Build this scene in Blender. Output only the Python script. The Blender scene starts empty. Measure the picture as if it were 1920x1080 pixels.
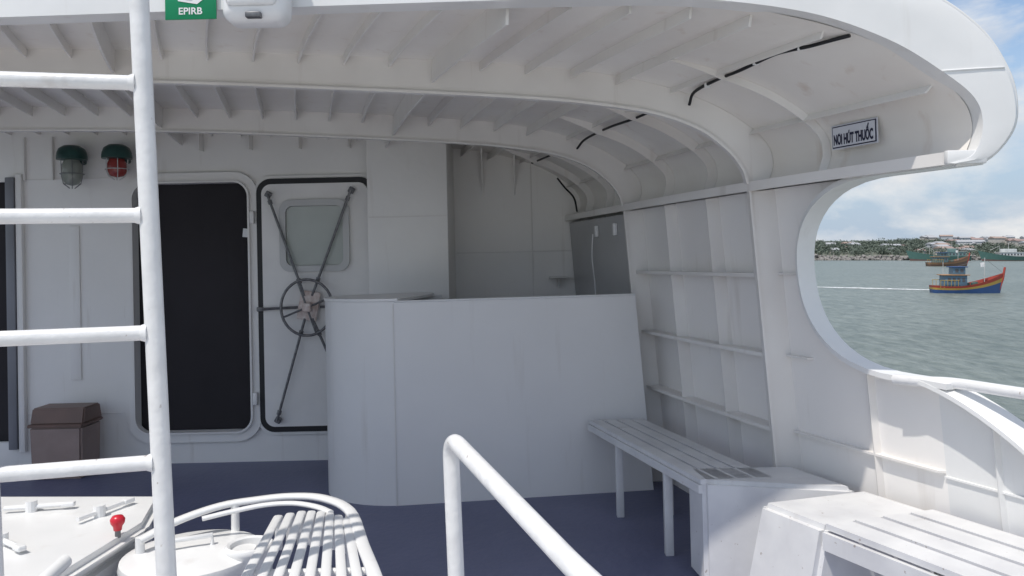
import bpy, bmesh, math, random
from mathutils import Vector, Matrix
random.seed(4)
sc = bpy.context.scene
col = sc.collection
rad = math.radians

# ------------------------------------------------------------------ materials
def nt(name):
    m = bpy.data.materials.new(name); m.use_nodes = True
    return m, m.node_tree, m.node_tree.nodes['Principled BSDF']

def paint(name, c, c2=None, rough=0.4, scale=1.5, bump=0.12, streak=0.25, streak_col=(0.33,0.25,0.17), metallic=0.0, bscale=3.0, chips=0.0):
    m, t, b = nt(name); N = t.nodes; L = t.links
    if c2 is None: c2 = tuple(x*0.86 for x in c)
    tc = N.new('ShaderNodeTexCoord')
    n1 = N.new('ShaderNodeTexNoise'); n1.inputs['Scale'].default_value = scale; n1.inputs['Detail'].default_value = 5
    L.new(tc.outputs['Object'], n1.inputs['Vector'])
    r1 = N.new('ShaderNodeValToRGB'); r1.color_ramp.elements[0].position = 0.35; r1.color_ramp.elements[1].position = 0.68
    r1.color_ramp.elements[0].color = (*c2,1); r1.color_ramp.elements[1].color = (*c,1)
    L.new(n1.outputs['Fac'], r1.inputs['Fac'])
    mp = N.new('ShaderNodeMapping'); mp.inputs['Scale'].default_value = (9,9,0.9)
    L.new(tc.outputs['Object'], mp.inputs['Vector'])
    n2 = N.new('ShaderNodeTexNoise'); n2.inputs['Scale'].default_value = 1.3; n2.inputs['Detail'].default_value = 6
    L.new(mp.outputs['Vector'], n2.inputs['Vector'])
    r2 = N.new('ShaderNodeValToRGB'); r2.color_ramp.elements[0].position = 0.62; r2.color_ramp.elements[1].position = 0.82
    r2.color_ramp.elements[0].color = (0,0,0,1); r2.color_ramp.elements[1].color = (streak,)*3+(1,)
    L.new(n2.outputs['Fac'], r2.inputs['Fac'])
    mx = N.new('ShaderNodeMixRGB'); mx.inputs['Color2'].default_value = (*streak_col,1)
    L.new(r2.outputs['Color'], mx.inputs['Fac']); L.new(r1.outputs['Color'], mx.inputs['Color1'])
    out = mx.outputs['Color']
    if chips > 0:
        n5 = N.new('ShaderNodeTexNoise'); n5.inputs['Scale'].default_value = 38; n5.inputs['Detail'].default_value = 4
        L.new(tc.outputs['Object'], n5.inputs['Vector'])
        r5 = N.new('ShaderNodeValToRGB'); r5.color_ramp.elements[0].position = 0.70; r5.color_ramp.elements[1].position = 0.75
        r5.color_ramp.elements[0].color = (0,0,0,1); r5.color_ramp.elements[1].color = (chips,)*3+(1,)
        L.new(n5.outputs['Fac'], r5.inputs['Fac'])
        m5 = N.new('ShaderNodeMixRGB'); m5.inputs['Color2'].default_value = (0.22,0.14,0.09,1)
        L.new(r5.outputs['Color'], m5.inputs['Fac']); L.new(out, m5.inputs['Color1']); out = m5.outputs['Color']
    L.new(out, b.inputs['Base Color'])
    b.inputs['Roughness'].default_value = rough; b.inputs['Metallic'].default_value = metallic
    n3 = N.new('ShaderNodeTexNoise'); n3.inputs['Scale'].default_value = bscale; n3.inputs['Detail'].default_value = 3
    L.new(tc.outputs['Object'], n3.inputs['Vector'])
    bp = N.new('ShaderNodeBump'); bp.inputs['Strength'].default_value = bump; bp.inputs['Distance'].default_value = 0.05
    L.new(n3.outputs['Fac'], bp.inputs['Height']); L.new(bp.outputs['Normal'], b.inputs['Normal'])
    return m

WALL = paint('white_wall_paint', (0.88,0.86,0.83), (0.81,0.79,0.76), 0.38, 0.9, 0.25, 0.3)
WALL_LIFT = paint('shade_lifted_wall_paint', (0.92,0.90,0.87), (0.88,0.85,0.82), 0.38, 1.2, 0.2, 0.25)  # wall paint lightened to offset the shade deep under the canopy
CEIL = paint('ceiling_paint_bounce_tint', (0.86,0.84,0.80), (0.79,0.75,0.70), 0.34, 1.6, 0.35, 0.4, (0.50,0.36,0.26))  # cream and orange tones paint in warm bounce light, along with rusty stains
BEAM = paint('beam_paint', (0.84,0.82,0.79), (0.77,0.74,0.71), 0.38, 2.0, 0.1, 0.3)
WHITE = paint('gloss_white_paint', (0.83,0.83,0.82), (0.77,0.77,0.76), 0.3, 2.5, 0.12, 0.18)
PIPE = paint('pipe_white_paint', (0.81,0.81,0.81), (0.73,0.73,0.73), 0.3, 14, 0.1, 0.3, bscale=20, chips=0.5)
COUNTER = paint('counter_paint', (0.84,0.83,0.82), (0.78,0.77,0.76), 0.35, 0.8, 0.15, 0.18)
SEAT = paint('bench_paint', (0.75,0.75,0.75), (0.65,0.65,0.66), 0.4, 6, 0.1, 0.25, chips=0.6)
DECK = paint('blue_grey_deck_paint', (0.165,0.175,0.28), (0.125,0.135,0.225), 0.45, 1.2, 0.1, 0.3, (0.25,0.25,0.29), bscale=25)
BOUNCE_DECK = paint('bounce_deck_paint', (0.66,0.64,0.59), (0.58,0.56,0.52), 0.6, 1.2, 0.1, 0.25, bscale=25)
SEAM = paint('weld_seam', (0.6,0.6,0.59), rough=0.5)
DOORP = paint('door_paint', (0.84,0.82,0.79), (0.77,0.75,0.73), 0.35, 3, 0.1, 0.2)
BLACK = paint('black_rubber', (0.012,0.012,0.014), rough=0.5, streak=0)
CURT = paint('black_curtain', (0.021,0.017,0.021), (0.015,0.012,0.015), 0.75, 2, 0.15, 0.2, (0.035,0.033,0.04))
STEEL = paint('grey_steel', (0.22,0.22,0.22), (0.13,0.13,0.14), 0.4, 30, 0.1, 0.2, metallic=0.6)
GTRIM = paint('grey_trim_paint', (0.22,0.225,0.25), (0.18,0.185,0.20), 0.4, 2, 0.05, 0.1)
PINK = paint('wheel_hub_paint', (0.80,0.72,0.68), (0.55,0.42,0.37), 0.5, 25, 0.1, 0.2)
GREY = paint('grey_panel', (0.50,0.50,0.505), (0.44,0.44,0.445), 0.3, 2, 0.05, 0.15, (0.3,0.3,0.3))
GREEN = paint('green_lamp_metal', (0.02,0.075,0.065), (0.015,0.05,0.045), 0.35, 12, 0.1, 0.2)
REDG = paint('red_glass', (0.30,0.045,0.04), rough=0.15, streak=0)
RED = paint('red_knob_plastic', (0.65,0.02,0.04), rough=0.3, streak=0)
BIN = paint('brown_plastic', (0.36,0.27,0.24), (0.30,0.225,0.20), 0.5, 5, 0.1, 0.1)
BINL = paint('brown_plastic_lid', (0.20,0.12,0.095), (0.16,0.10,0.08), 0.45, 5, 0.1, 0.1)
SGREEN = paint('sign_green', (0.0,0.25,0.10), rough=0.35, streak=0, bump=0)
SWHITE = paint('sign_white', (0.82,0.82,0.82), (0.79,0.79,0.79), rough=0.35, streak=0, bump=0)
SBLUE = paint('sign_navy', (0.012,0.014,0.05), rough=0.4, streak=0, bump=0)
SGREYB = paint('sign_pale_face', (0.72,0.73,0.78), rough=0.4, streak=0, bump=0)

def glassy(name, c, rough=0.1, alpha=1.0, trans=0.0):
    m, t, b = nt(name)
    n = t.nodes.new('ShaderNodeTexNoise'); n.inputs['Scale'].default_value = 2
    r = t.nodes.new('ShaderNodeValToRGB'); r.color_ramp.elements[0].color = (*[x*0.8 for x in c],1); r.color_ramp.elements[1].color = (*c,1)
    t.links.new(n.outputs['Fac'], r.inputs['Fac']); t.links.new(r.outputs['Color'], b.inputs['Base Color'])
    b.inputs['Roughness'].default_value = rough; b.inputs['Transmission Weight'].default_value = trans
    return m
WGLASS = glassy('door_window_glass', (0.50,0.53,0.49), 0.15)
LGLASS = glassy('lamp_glass', (0.42,0.45,0.40), 0.12, trans=0.3)

# ------------------------------------------------------------------ helpers
SHIP = []; ship_mode = True
def reg(o, label, cat, group=None):
    o['label'] = label; o['category'] = cat
    if group: o['group'] = group
    if ship_mode: SHIP.append(o)
def thing(name, label, cat, loc=(0,0,0), group=None, rotz=0):
    o = bpy.data.objects.new(name, None); o.empty_display_size = 0.1
    col.objects.link(o); o.matrix_world = Matrix.Translation(loc) @ Matrix.Rotation(rotz,4,'Z')
    reg(o, label, cat, group); return o
def parent_world(p):
    m = Matrix.LocRotScale(p.location, p.rotation_euler, p.scale)
    if p.parent: m = parent_world(p.parent) @ p.matrix_parent_inverse @ m
    return m
def mk(name, verts, faces, mat, parent=None, smooth=False, local=False):
    me = bpy.data.meshes.new(name); me.from_pydata([tuple(v) for v in verts], [], faces); me.update()
    bm = bmesh.new(); bm.from_mesh(me); bmesh.ops.recalc_face_normals(bm, faces=bm.faces); bm.to_mesh(me); bm.free()
    me.materials.append(mat)
    if smooth:
        for p in me.polygons: p.use_smooth = True
    o = bpy.data.objects.new(name, me); col.objects.link(o)
    if parent:
        o.parent = parent
        if not local:
            o.matrix_parent_inverse = parent_world(parent).inverted()
    return o
def smooth_angle(o, ang=35):
    me = o.data
    for p in me.polygons: p.use_smooth = True
    bm = bmesh.new(); bm.from_mesh(me)
    for e in bm.edges:
        if len(e.link_faces)==2 and e.calc_face_angle(0) > rad(ang): e.smooth = False
    bm.to_mesh(me); bm.free()

def boxgeo(c, s, rot=None, bev=0.0, seg=2):
    bm = bmesh.new(); bmesh.ops.create_cube(bm, size=1)
    for v in bm.verts: v.co = Vector((v.co.x*s[0], v.co.y*s[1], v.co.z*s[2]))
    if bev > 0: bmesh.ops.bevel(bm, geom=bm.edges[:], offset=bev, segments=seg, affect='EDGES', profile=0.5)
    M = Matrix.Translation(c)
    if rot is not None: M = M @ rot
    for v in bm.verts: v.co = M @ v.co
    bm.verts.ensure_lookup_table(); bm.verts.index_update()
    vs = [v.co.copy() for v in bm.verts]; fs = [[v.index for v in f.verts] for f in bm.faces]; bm.free()
    return vs, fs
def join(geos):
    V=[];F=[]
    for v,f in geos:
        o=len(V); V+=list(v); F+=[[i+o for i in q] for q in f]
    return V,F
def box(name, c, s, mat, parent=None, rot=None, bev=0.004, local=False):
    v,f = boxgeo(c,s,rot,bev); o = mk(name,v,f,mat,parent,local=local); smooth_angle(o,40); return o
def catmull(pts, n=6):
    pts=[Vector(p) for p in pts]; out=[]
    P=[pts[0]*2-pts[1]]+pts+[pts[-1]*2-pts[-2]]
    for i in range(1,len(P)-2):
        a,b,c,d=P[i-1:i+3]
        for k in range(n):
            t=k/n
            out.append(0.5*((2*b)+(c-a)*t+(2*a-5*b+4*c-d)*t*t+(3*b-a-3*c+d)*t**3))
    out.append(pts[-1]); return out
def fillet(pts, r, n=6):
    pts=[Vector(p) for p in pts]; out=[pts[0]]
    for i in range(1,len(pts)-1):
        a,b,c=pts[i-1:i+2]; u=(a-b); w=(c-b)
        rr=min(r,u.length*0.49,w.length*0.49); p=b+u.normalized()*rr; q=b+w.normalized()*rr
        for k in range(n+1):
            t=k/n; out.append(p*(1-t)**2+b*2*t*(1-t)+q*t*t)
    out.append(pts[-1]); return out
def tubegeo(pts, r, seg=14, closed=False):
    pts=[Vector(p) for p in pts]; V=[];F=[];n=len(pts); prev=None
    for i,p in enumerate(pts):
        if closed: t=(pts[(i+1)%n]-pts[i-1]).normalized()
        elif i==0: t=(pts[1]-pts[0]).normalized()
        elif i==n-1: t=(pts[-1]-pts[-2]).normalized()
        else: t=(pts[i+1]-pts[i-1]).normalized()
        if prev is None:
            a=Vector((0,0,1)) if abs(t.z)<0.9 else Vector((1,0,0)); nrm=t.cross(a).normalized()
        else: nrm=(prev-t*prev.dot(t)).normalized()
        prev=nrm; bn=t.cross(nrm); rr=r[i] if isinstance(r,(list,tuple)) else r
        for k in range(seg):
            A=2*math.pi*k/seg; V.append(p+(nrm*math.cos(A)+bn*math.sin(A))*rr)
    m=n if closed else n-1
    for i in range(m):
        for k in range(seg):
            j=(i+1)%n; F.append([i*seg+k,i*seg+(k+1)%seg,j*seg+(k+1)%seg,j*seg+k])
    if not closed:
        F.append(list(range(seg))[::-1]); F.append([(n-1)*seg+k for k in range(seg)])
    return V,F
def tube(name, pts, r, mat, parent=None, seg=14, closed=False, local=False):
    v,f=tubegeo(pts,r,seg,closed); o=mk(name,v,f,mat,parent,local=local); smooth_angle(o,50); return o
def flatbar(name, pts, side, w, th, mat, parent):
    pts=[Vector(p) for p in pts]; V=[];F=[];n=len(pts)
    prof=[]
    for k in range(12):
        a=2*math.pi*k/12; cx_=math.cos(a); cy_=math.sin(a)
        prof.append(((w/2-th/2)*(1 if cx_>0.01 else (-1 if cx_<-0.01 else 0))+th/2*cx_, th/2*cy_))
    for i,p in enumerate(pts):
        t=(pts[min(i+1,n-1)]-pts[max(i-1,0)]).normalized()
        s_=Vector(side) if side is not None else t.cross(Vector((0,0,1)))
        s_=(s_-t*s_.dot(t)).normalized(); u=t.cross(s_)
        for a,b in prof: V.append(p+s_*a+u*b)
    m=len(prof)
    for i in range(n-1):
        for k in range(m): F.append([i*m+k,i*m+(k+1)%m,(i+1)*m+(k+1)%m,(i+1)*m+k])
    F.append(list(range(m))[::-1]); F.append([(n-1)*m+k for k in range(m)])
    o=mk(name,V,F,mat,parent); smooth_angle(o,50); return o
def revolve(profile, c, seg=28, axis='Z'):
    V=[];F=[]
    for (r,z) in profile:
        for k in range(seg):
            A=2*math.pi*k/seg; V.append(Vector((c[0]+r*math.cos(A), c[1]+r*math.sin(A), c[2]+z)))
    for i in range(len(profile)-1):
        for k in range(seg): F.append([i*seg+k,i*seg+(k+1)%seg,(i+1)*seg+(k+1)%seg,(i+1)*seg+k])
    return V,F
def grid(rows):
    V=[p for r in rows for p in r]; n=len(rows[0]); F=[]
    for i in range(len(rows)-1):
        for j in range(n-1): F.append([i*n+j,i*n+j+1,(i+1)*n+j+1,(i+1)*n+j])
    return V,F
def solid_strip(A,B,off):
    off=Vector(off); n=len(A); V=[]
    for a,b in zip(A,B):
        a=Vector(a);b=Vector(b); V += [a-off/2,b-off/2,b+off/2,a+off/2]
    F=[]
    for i in range(n-1):
        for k in range(4): F.append([i*4+k,i*4+(k+1)%4,(i+1)*4+(k+1)%4,(i+1)*4+k])
    F.append([0,1,2,3]); F.append([(n-1)*4+k for k in range(4)][::-1]); return V,F
def rrect(cx,cz,w,h,r,n=8):
    out=[]
    for (sx,sz,a0) in ((1,1,0),(-1,1,90),(-1,-1,180),(1,-1,270)):
        for k in range(n+1):
            a=rad(a0+90*k/n); out.append((cx+sx*(w/2-r)+r*math.cos(a), cz+sz*(h/2-r)+r*math.sin(a)))
    return out
def ringgeo(outer, inner, y0, y1):
    n=len(outer); V=[]
    for (a,b) in zip(outer,inner):
        V+=[(a[0],y0,a[1]),(b[0],y0,b[1]),(b[0],y1,b[1]),(a[0],y1,a[1])]
    F=[]
    for i in range(n):
        j=(i+1)%n
        for k in range(4): F.append([i*4+k,i*4+(k+1)%4,j*4+(k+1)%4,j*4+k])
    return V,F
def plategeo(outline,y0,y1):
    n=len(outline); V=[(p[0],y0,p[1]) for p in outline]+[(p[0],y1,p[1]) for p in outline]
    F=[list(range(n)),list(range(n,2*n))[::-1]]+[[i,(i+1)%n,n+(i+1)%n,n+i] for i in range(n)]
    return V,F
def text(name, s, height, width, origin, right, up, mat, parent, ext=0.002, bold=0.0):
    cu=bpy.data.curves.new(name,'FONT'); cu.body=s; cu.align_x='CENTER'; cu.align_y='CENTER'; cu.extrude=0; cu.offset=bold
    ob=bpy.data.objects.new(name+'_tmp',cu); col.objects.link(ob)
    dg=bpy.context.evaluated_depsgraph_get(); dg.update()
    me=bpy.data.meshes.new_from_object(ob.evaluated_get(dg)); bpy.data.objects.remove(ob)
    xs=[v.co.x for v in me.vertices]; ys_=[v.co.y for v in me.vertices]
    cx=(min(xs)+max(xs))/2; cy=(min(ys_)+max(ys_))/2; sx=width/(max(xs)-min(xs)); sy=height/(max(ys_)-min(ys_))
    r=Vector(right).normalized(); u=Vector(up).normalized(); nn=r.cross(u)
    for v in me.vertices:
        v.co = Vector(origin)+r*((v.co.x-cx)*sx)+u*((v.co.y-cy)*sy)+nn*ext
    me.materials.clear(); me.materials.append(mat)
    o=bpy.data.objects.new(name,me); col.objects.link(o)
    if parent: o.parent=parent; o.matrix_parent_inverse=parent_world(parent).inverted()
    return o

# ------------------------------------------------------------------ hull form
XE=[(-3,2.85),(0,2.6),(1,2.4),(2,2.07),(2.5,1.86),(2.97,1.65),(3.5,1.42),(4.0,1.225),(4.75,1.0),(5.5,0.80),(6.3,0.60),(7.1,0.41)]
def Xe(y):
    if y<=XE[0][0]: return XE[0][1]
    for (a,b) in zip(XE,XE[1:]):
        if y<=b[0]:
            t=(y-a[0])/(b[0]-a[0]); return a[1]+(b[1]-a[1])*t
    return XE[-1][1]
_t=[(k*0.05-3) for k in range(205)]
_s=[sum(Xe(y+o*0.07) for o in range(-3,4))/7 for y in _t]
def Xs(y):
    i=(y+3)/0.05; i=max(0,min(203.999,i)); k=int(i); return _s[k]+(_s[min(k+1,204)]-_s[k])*(i-k)
def Xp(y,z=1.96): return Xs(y)+0.13+0.07*max(0,1.96-z)
PLATE=[(0.03,1.96),(0,2.06),(0.03,2.165),(0.15,2.28),(0.35,2.397),(0.65,2.50),(1.08,2.577),(1.9,2.65),(3.2,2.72),(4.5,2.76),(6.2,2.77)]
FLANGE=[(0.13,1.96),(0.155,2.04),(0.225,2.135),(0.37,2.25),(0.60,2.34),(0.90,2.395),(1.25,2.435),(1.95,2.487),(3.25,2.565),(4.55,2.60),(6.2,2.61)]
PL=[(p.x,p.y) for p in catmull([(a,b,0) for a,b in PLATE],6)]
FL=[(p.x,p.y) for p in catmull([(a,b,0) for a,b in FLANGE],6)]
def plate_pt(y,d_z): return Vector((Xp(y)-d_z[0], y, d_z[1]))
def plate_at(d):
    for i in range(6,len(PL)-1):
        if PL[i][0]<=d<=PL[i+1][0]:
            t=(d-PL[i][0])/(PL[i+1][0]-PL[i][0]); z=PL[i][1]+(PL[i+1][1]-PL[i][1])*t
            tx=PL[i+1][0]-PL[i][0]; tz=PL[i+1][1]-PL[i][1]; l=math.hypot(tx,tz)
            return d,z,Vector((-(tz/l),0,-(tx/l)))
    return d,PL[-1][1],Vector((0,0,-1))
Y0,Y1=2.97,7.0
ys=[Y0+(Y1-Y0)*i/40 for i in range(41)]

# ---- canopy roof
roof=thing('canopy_roof','white steel deck canopy with rounded edge and ribbed underside tinted with bounce light','roof',(0,5,2.6))
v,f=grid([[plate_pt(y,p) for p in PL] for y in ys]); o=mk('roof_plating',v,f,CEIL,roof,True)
INN=[(1.655,1.922),(1.745,1.955),(1.782,2.06),(1.755,2.165),(1.634,2.27),(1.43,2.397),(1.127,2.505),(0.70,2.565),(0.2,2.575),(-0.6,2.57),(-2,2.553),(-3.2,2.55),(-4.6,2.535)]
OUT=[(1.69,1.918),(1.81,1.94),(1.905,2.04),(1.925,2.15),(1.895,2.28),(1.79,2.44),(1.575,2.59),(1.2,2.72),(0.5,2.81),(-0.6,2.87),(-2,2.91),(-3.2,2.93),(-4.6,2.95)]
I2=catmull([(a,0,b) for a,b in INN],6); O2=catmull([(a,0,b) for a,b in OUT],6)
rows=[]
for w,yy in ((0,3.0),(0,2.905),(0.5,2.903),(0.90,2.908),(0.97,2.918),(1.0,2.95)):
    rows.append([Vector((i.x*(1-w)+o_.x*w, yy, i.z*(1-w)+o_.z*w)) for i,o_ in zip(I2,O2)])
v,f=grid(rows); fo=mk('fascia',v,f,WHITE,roof); smooth_angle(fo,28)
rows=[]
for y in [2.95]+ys[1:]:
    dx=Xp(y)-Xp(2.97); rows.append([Vector((p.x+dx,y,p.z)) for p in O2])
v,f=grid(rows); mk('roof_skin',v,f,WHITE,roof,True)
def lerp(i,w,yy): return Vector((I2[i].x*(1-w)+O2[i].x*w, yy, I2[i].z*(1-w)+O2[i].z*w))
tube('weld_seam',[lerp(24,0.0,2.905),lerp(24,.10,2.9035),lerp(24,.5,2.902),lerp(24,.9,2.907),lerp(24,1,2.95)],0.004,WHITE,roof,6)
tube('fascia_bead',[Vector((p.x,2.935,p.z)) for p in O2],0.010,WHITE,roof,8)
box('eave_end_cap',(1.722,2.922,1.945),(0.15,0.03,0.052),WHITE,roof,bev=0.006)
for by in (4.0,5.5,6.98):
    A=[plate_pt(by,p) for p in PL]; B=[Vector((Xp(by)-p[0],by,p[1])) for p in FL]
    g1=solid_strip(A,B,(0,0.012,0))
    V=[];F=[];n=len(B); w=0.022; th=0.014
    for i,b in enumerate(B):
        t=(B[min(i+1,n-1)]-B[max(i-1,0)]).normalized(); nn=Vector((t.z,0,-t.x))
        if nn.z<0: nn=-nn
        V+=[b+Vector((0,-w,0))-nn*th,b+Vector((0,w,0))-nn*th,b+Vector((0,w,0)),b+Vector((0,-w,0))]
    for i in range(n-1):
        for k in range(4): F.append([i*4+k,i*4+(k+1)%4,(i+1)*4+(k+1)%4,(i+1)*4+k])
    F.append([0,1,2,3]);F.append([(n-1)*4+k for k in range(4)][::-1])
    v,f=join([g1,(V,F)]); o=mk('roof_beam',v,f,BEAM,roof); smooth_angle(o,40)
bays=[(3.02,3.985),(4.015,5.485),(5.515,6.9)]
def long_bar(d,depth,th,name,par,mat=BEAM,front=1.0):
    geos=[]
    for bi,(a,b) in enumerate(bays):
        A=[];B=[];k=12
        for i in range(k+1):
            y=a+(b-a)*i/k; dd,z,nv=plate_at(d); base=Vector((Xp(y)-dd,y,z))+nv*-0.004
            A.append(base); B.append(base+nv*depth*(front if bi==0 else 1.0))
        geos.append(solid_strip(A,B,(th if abs(nv.z)>0.7 else 0.0,0,0 if abs(nv.z)>0.7 else th)))
    v,f=join(geos); mk(name,v,f,mat,par)
long_bar(0.10,0.045,0.009,'roof_stiffener',roof)
long_bar(0.52,0.035,0.008,'roof_stiffener',roof)
d=0.80
while d<5.6:
    if min(abs(d-1.75),abs(d-3.4))>0.09: long_bar(d,0.07,0.010,'roof_stiffener',roof,front=0.75)
    d+=0.235
for d in (1.75,3.4): long_bar(d,0.15,0.012,'roof_girder',roof,front=0.85)
for ry in (3.62,4.5,5.0,6.0,6.45):
    A=[plate_pt(ry,p) for p in PL[:34]]; B=[]
    for i,p in enumerate(PL[:34]):
        q=PL[min(i+1,33)]; q0=PL[max(i-1,0)]; t=Vector((-(q[0]-q0[0]),0,q[1]-q0[1])).normalized(); nn=Vector((-t.z,0,t.x))
        if i<3: nn=Vector((-1,0,0))
        dep=(0.035 if ry<4 else 0.055)*min(1,(33-i)/6)+0.002
        B.append(A[i]+nn*dep)
    v,f=solid_strip(A,B,(0,0.01,0)); mk('roof_rib',v,f,BEAM,roof)
yl=[2.94]+[y for y in ys if y>=3.0]
A=[Vector((Xs(y)+0.0,y,1.950)) for y in yl]; B=[Vector((Xs(y)+0.14,y,1.950)) for y in yl]
v,f=solid_strip(A,B,(0,0,0.022)); mk('eave_ledge',v,f,BEAM,roof)
A=[Vector((Xs(y)-0.006,y,1.968)) for y in yl]; B=[Vector((Xs(y)-0.006,y,1.920)) for y in yl]
v,f=solid_strip(A,B,(0.012,0,0)); mk('eave_ledge_lip',v,f,BEAM,roof)

# ---- side wall with rounded opening
side=thing('side_wall','white ribbed steel side wall with large rounded opening','wall',(1.2,5,0))
YL,YC=3.80,3.31; AX=YL-YC
def lowz(y):
    if y>=YL: return 1.5
    if y>=YC: return 1.5-0.445*(1-((y-YC)/AX)**2.3)**(1/2.3)
    if y>=3.2: return 1.055
    t=3.2-y
    return max(0.78,1.055-0.22*t-0.75*t*t)
def upz(y):
    if y>=YL: return 1.5
    if y>=YC: return 1.5+0.43*(1-((y-YC)/AX)**2.3)**(1/2.3)
    return 1.93
fr_=[0,0.004,0.02,0.04,0.08,0.12,0.18,0.26,0.34,0.44,0.54,0.70,0.86,1.0]
yarc=[YL-AX*k for k in fr_]
yy=[7.0-0.1*i for i in range(32)]; yy=[y for y in yy if y>YL+0.03]+yarc+[3.25,3.2]
yb=[3.1,3.0,2.9,2.8,2.7,2.6,2.45,2.3,2.1,1.9,1.6,1.2,0.8,0.4,0,-0.5,-1,-2,-3]
rows=[[Vector((Xp(y,z),y,z)) for z in [lowz(y)*k/6 for k in range(7)]] for y in yy]
g1=grid(rows)
rows=[[Vector((Xp(y,z),y,z)) for z in [upz(y)+(1.96-upz(y))*k/3 for k in range(4)]] for y in yy+[3.1,2.95]]
g2=grid(rows)
v,f=join([g1,g2]); mk('wall_plating',v,f,WALL_LIFT,side)
bul=thing('bulwark','white curved steel bulwark sloping down toward the stern with pipe handrail','bulwark',(2,2.5,0))
ybf=[3.2-0.05*i for i in range(0,20)]+yb[9:]
rows=[[Vector((Xp(y,z),y,z)) for z in [lowz(y)*k/6 for k in range(7)]] for y in ybf]
v,f=grid(rows); mk('bulwark_plating',v,f,WHITE,bul,True)
A=[Vector((Xp(y,lowz(y))-0.095,y,lowz(y)+0.003)) for y in ybf]; B=[Vector((Xp(y,lowz(y))+0.03,y,lowz(y)+0.003)) for y in ybf]
v,f=solid_strip(A,B,(0,0,0.018)); o=mk('bulwark_cap',v,f,WHITE,bul); smooth_angle(o,30)
rail=[Vector((Xp(3.3)-0.02,3.3,1.05)),Vector((Xp(3.2)-0.01,3.2,1.055))]+[Vector((Xp(y)+0.03,y,1.062)) for y in (3.1,2.9,2.7,2.4,2.0,1.5,1.0,0.3,-1,-3)]
tube('handrail',catmull(rail,4),0.022,PIPE,bul)
for y in (1.9,1.0,0,-1.5): tube('rail_post',[Vector((Xp(y)+0.03,y,1.05)),Vector((Xp(y)+0.03,y,lowz(y)-0.1))],0.015,PIPE,bul,10)
path=[(3.1,1.052),(3.2,1.055)]+[(y,lowz(y)) for y in yarc[::-1]]+[(y,upz(y)) for y in yarc[1:]]+[(3.2,1.93),(3.05,1.93),(2.95,1.93)]
n=len(path); V=[];F=[]
for i,(y,z) in enumerate(path):
    a=path[max(i-1,0)]; b=path[min(i+1,n-1)]; t=Vector((0,b[0]-a[0],b[1]-a[1])).normalized()
    nn=Vector((0,-t.z,t.y))
    if nn.dot(Vector((0,3.2-y,1.5-z)))<0: nn=-nn
    p=Vector((Xp(y,z),y,z)); inw=Vector((-1,-0.35,0)).normalized()
    V+=[p+inw*0.085-nn*0.012,p+inw*0.085+nn*0.012,p-inw*0.02+nn*0.012,p-inw*0.02-nn*0.012]
for i in range(n-1):
    for k in range(4): F.append([i*4+k,i*4+(k+1)%4,(i+1)*4+(k+1)%4,(i+1)*4+k])
F.append([0,1,2,3]);F.append([(n-1)*4+k for k in range(4)][::-1])
o=mk('opening_rim',V,F,WHITE,side); smooth_angle(o,40)
def frame(y,depth,z0,z1,par,th=0.011,fl=0.0,name='wall_frame',mat=BEAM):
    k=8; zz=[z0+(z1-z0)*i/k for i in range(k+1)]
    A=[Vector((Xp(y,z)+0.002,y,z)) for z in zz]; B=[Vector((Xp(y,z)-depth,y,z)) for z in zz]
    g=[solid_strip(A,B,(0,th,0))]
    if fl>0:
        C=[b+Vector((0.0,-fl,0)) for b in B]; D=[b+Vector((-0.0,fl,0)) for b in B]; g.append(solid_strip(C,D,(0.012,0,0)))
    v,f=join(g); mk(name,v,f,mat,par)
frame(4.0,0.13,0,1.935,side,fl=0.022); frame(5.5,0.13,0,1.935,side,fl=0.022)
for y in (4.5,5.0,6.0,6.5): frame(y,0.075,0,1.935,side,0.009)
frame(3.5,0.03,0,lowz(3.5)-0.02,side,0.009)
for y in (2.98,2.3,1.6,0.8,0,-1,-2): frame(y,0.022,0,lowz(y)-0.02,bul,0.008,name='bulwark_frame',mat=WHITE)
for z in (1.49,1.07,0.68,0.28):
    segs=[(6.99,4.015,0.082),(3.985,3.84 if z>1.0 else 3.2,0.03)]
    gs=[]
    for (ya,yb_,dp) in segs:
        yq=[ya+(yb_-ya)*i/20 for i in range(21)]
        A=[Vector((Xp(y,z)+0.002,y,z)) for y in yq]; B=[Vector((Xp(y,z)-dp,y,z)) for y in yq]
        gs.append(solid_strip(A,B,(0,0,0.010)))
        if dp>0.05:
            gs.append(solid_strip([Vector((Xp(y,z)-dp-0.004,y,z+0.004)) for y in yq],[Vector((Xp(y,z)-dp-0.004,y,z-0.016)) for y in yq],(0.008,0,0)))
    v,f=join(gs); mk('wall_stringer',v,f,BEAM,side)
yq=[3.2-0.2*i for i in range(32)]
A=[Vector((Xp(y,.6)+0.002,y,0.66)) for y in yq]; B=[Vector((Xp(y,.6)-0.014,y,0.66)) for y in yq]
v,f=solid_strip(A,B,(0,0,0.008)); mk('bulwark_stringer',v,f,WHITE,bul)

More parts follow.
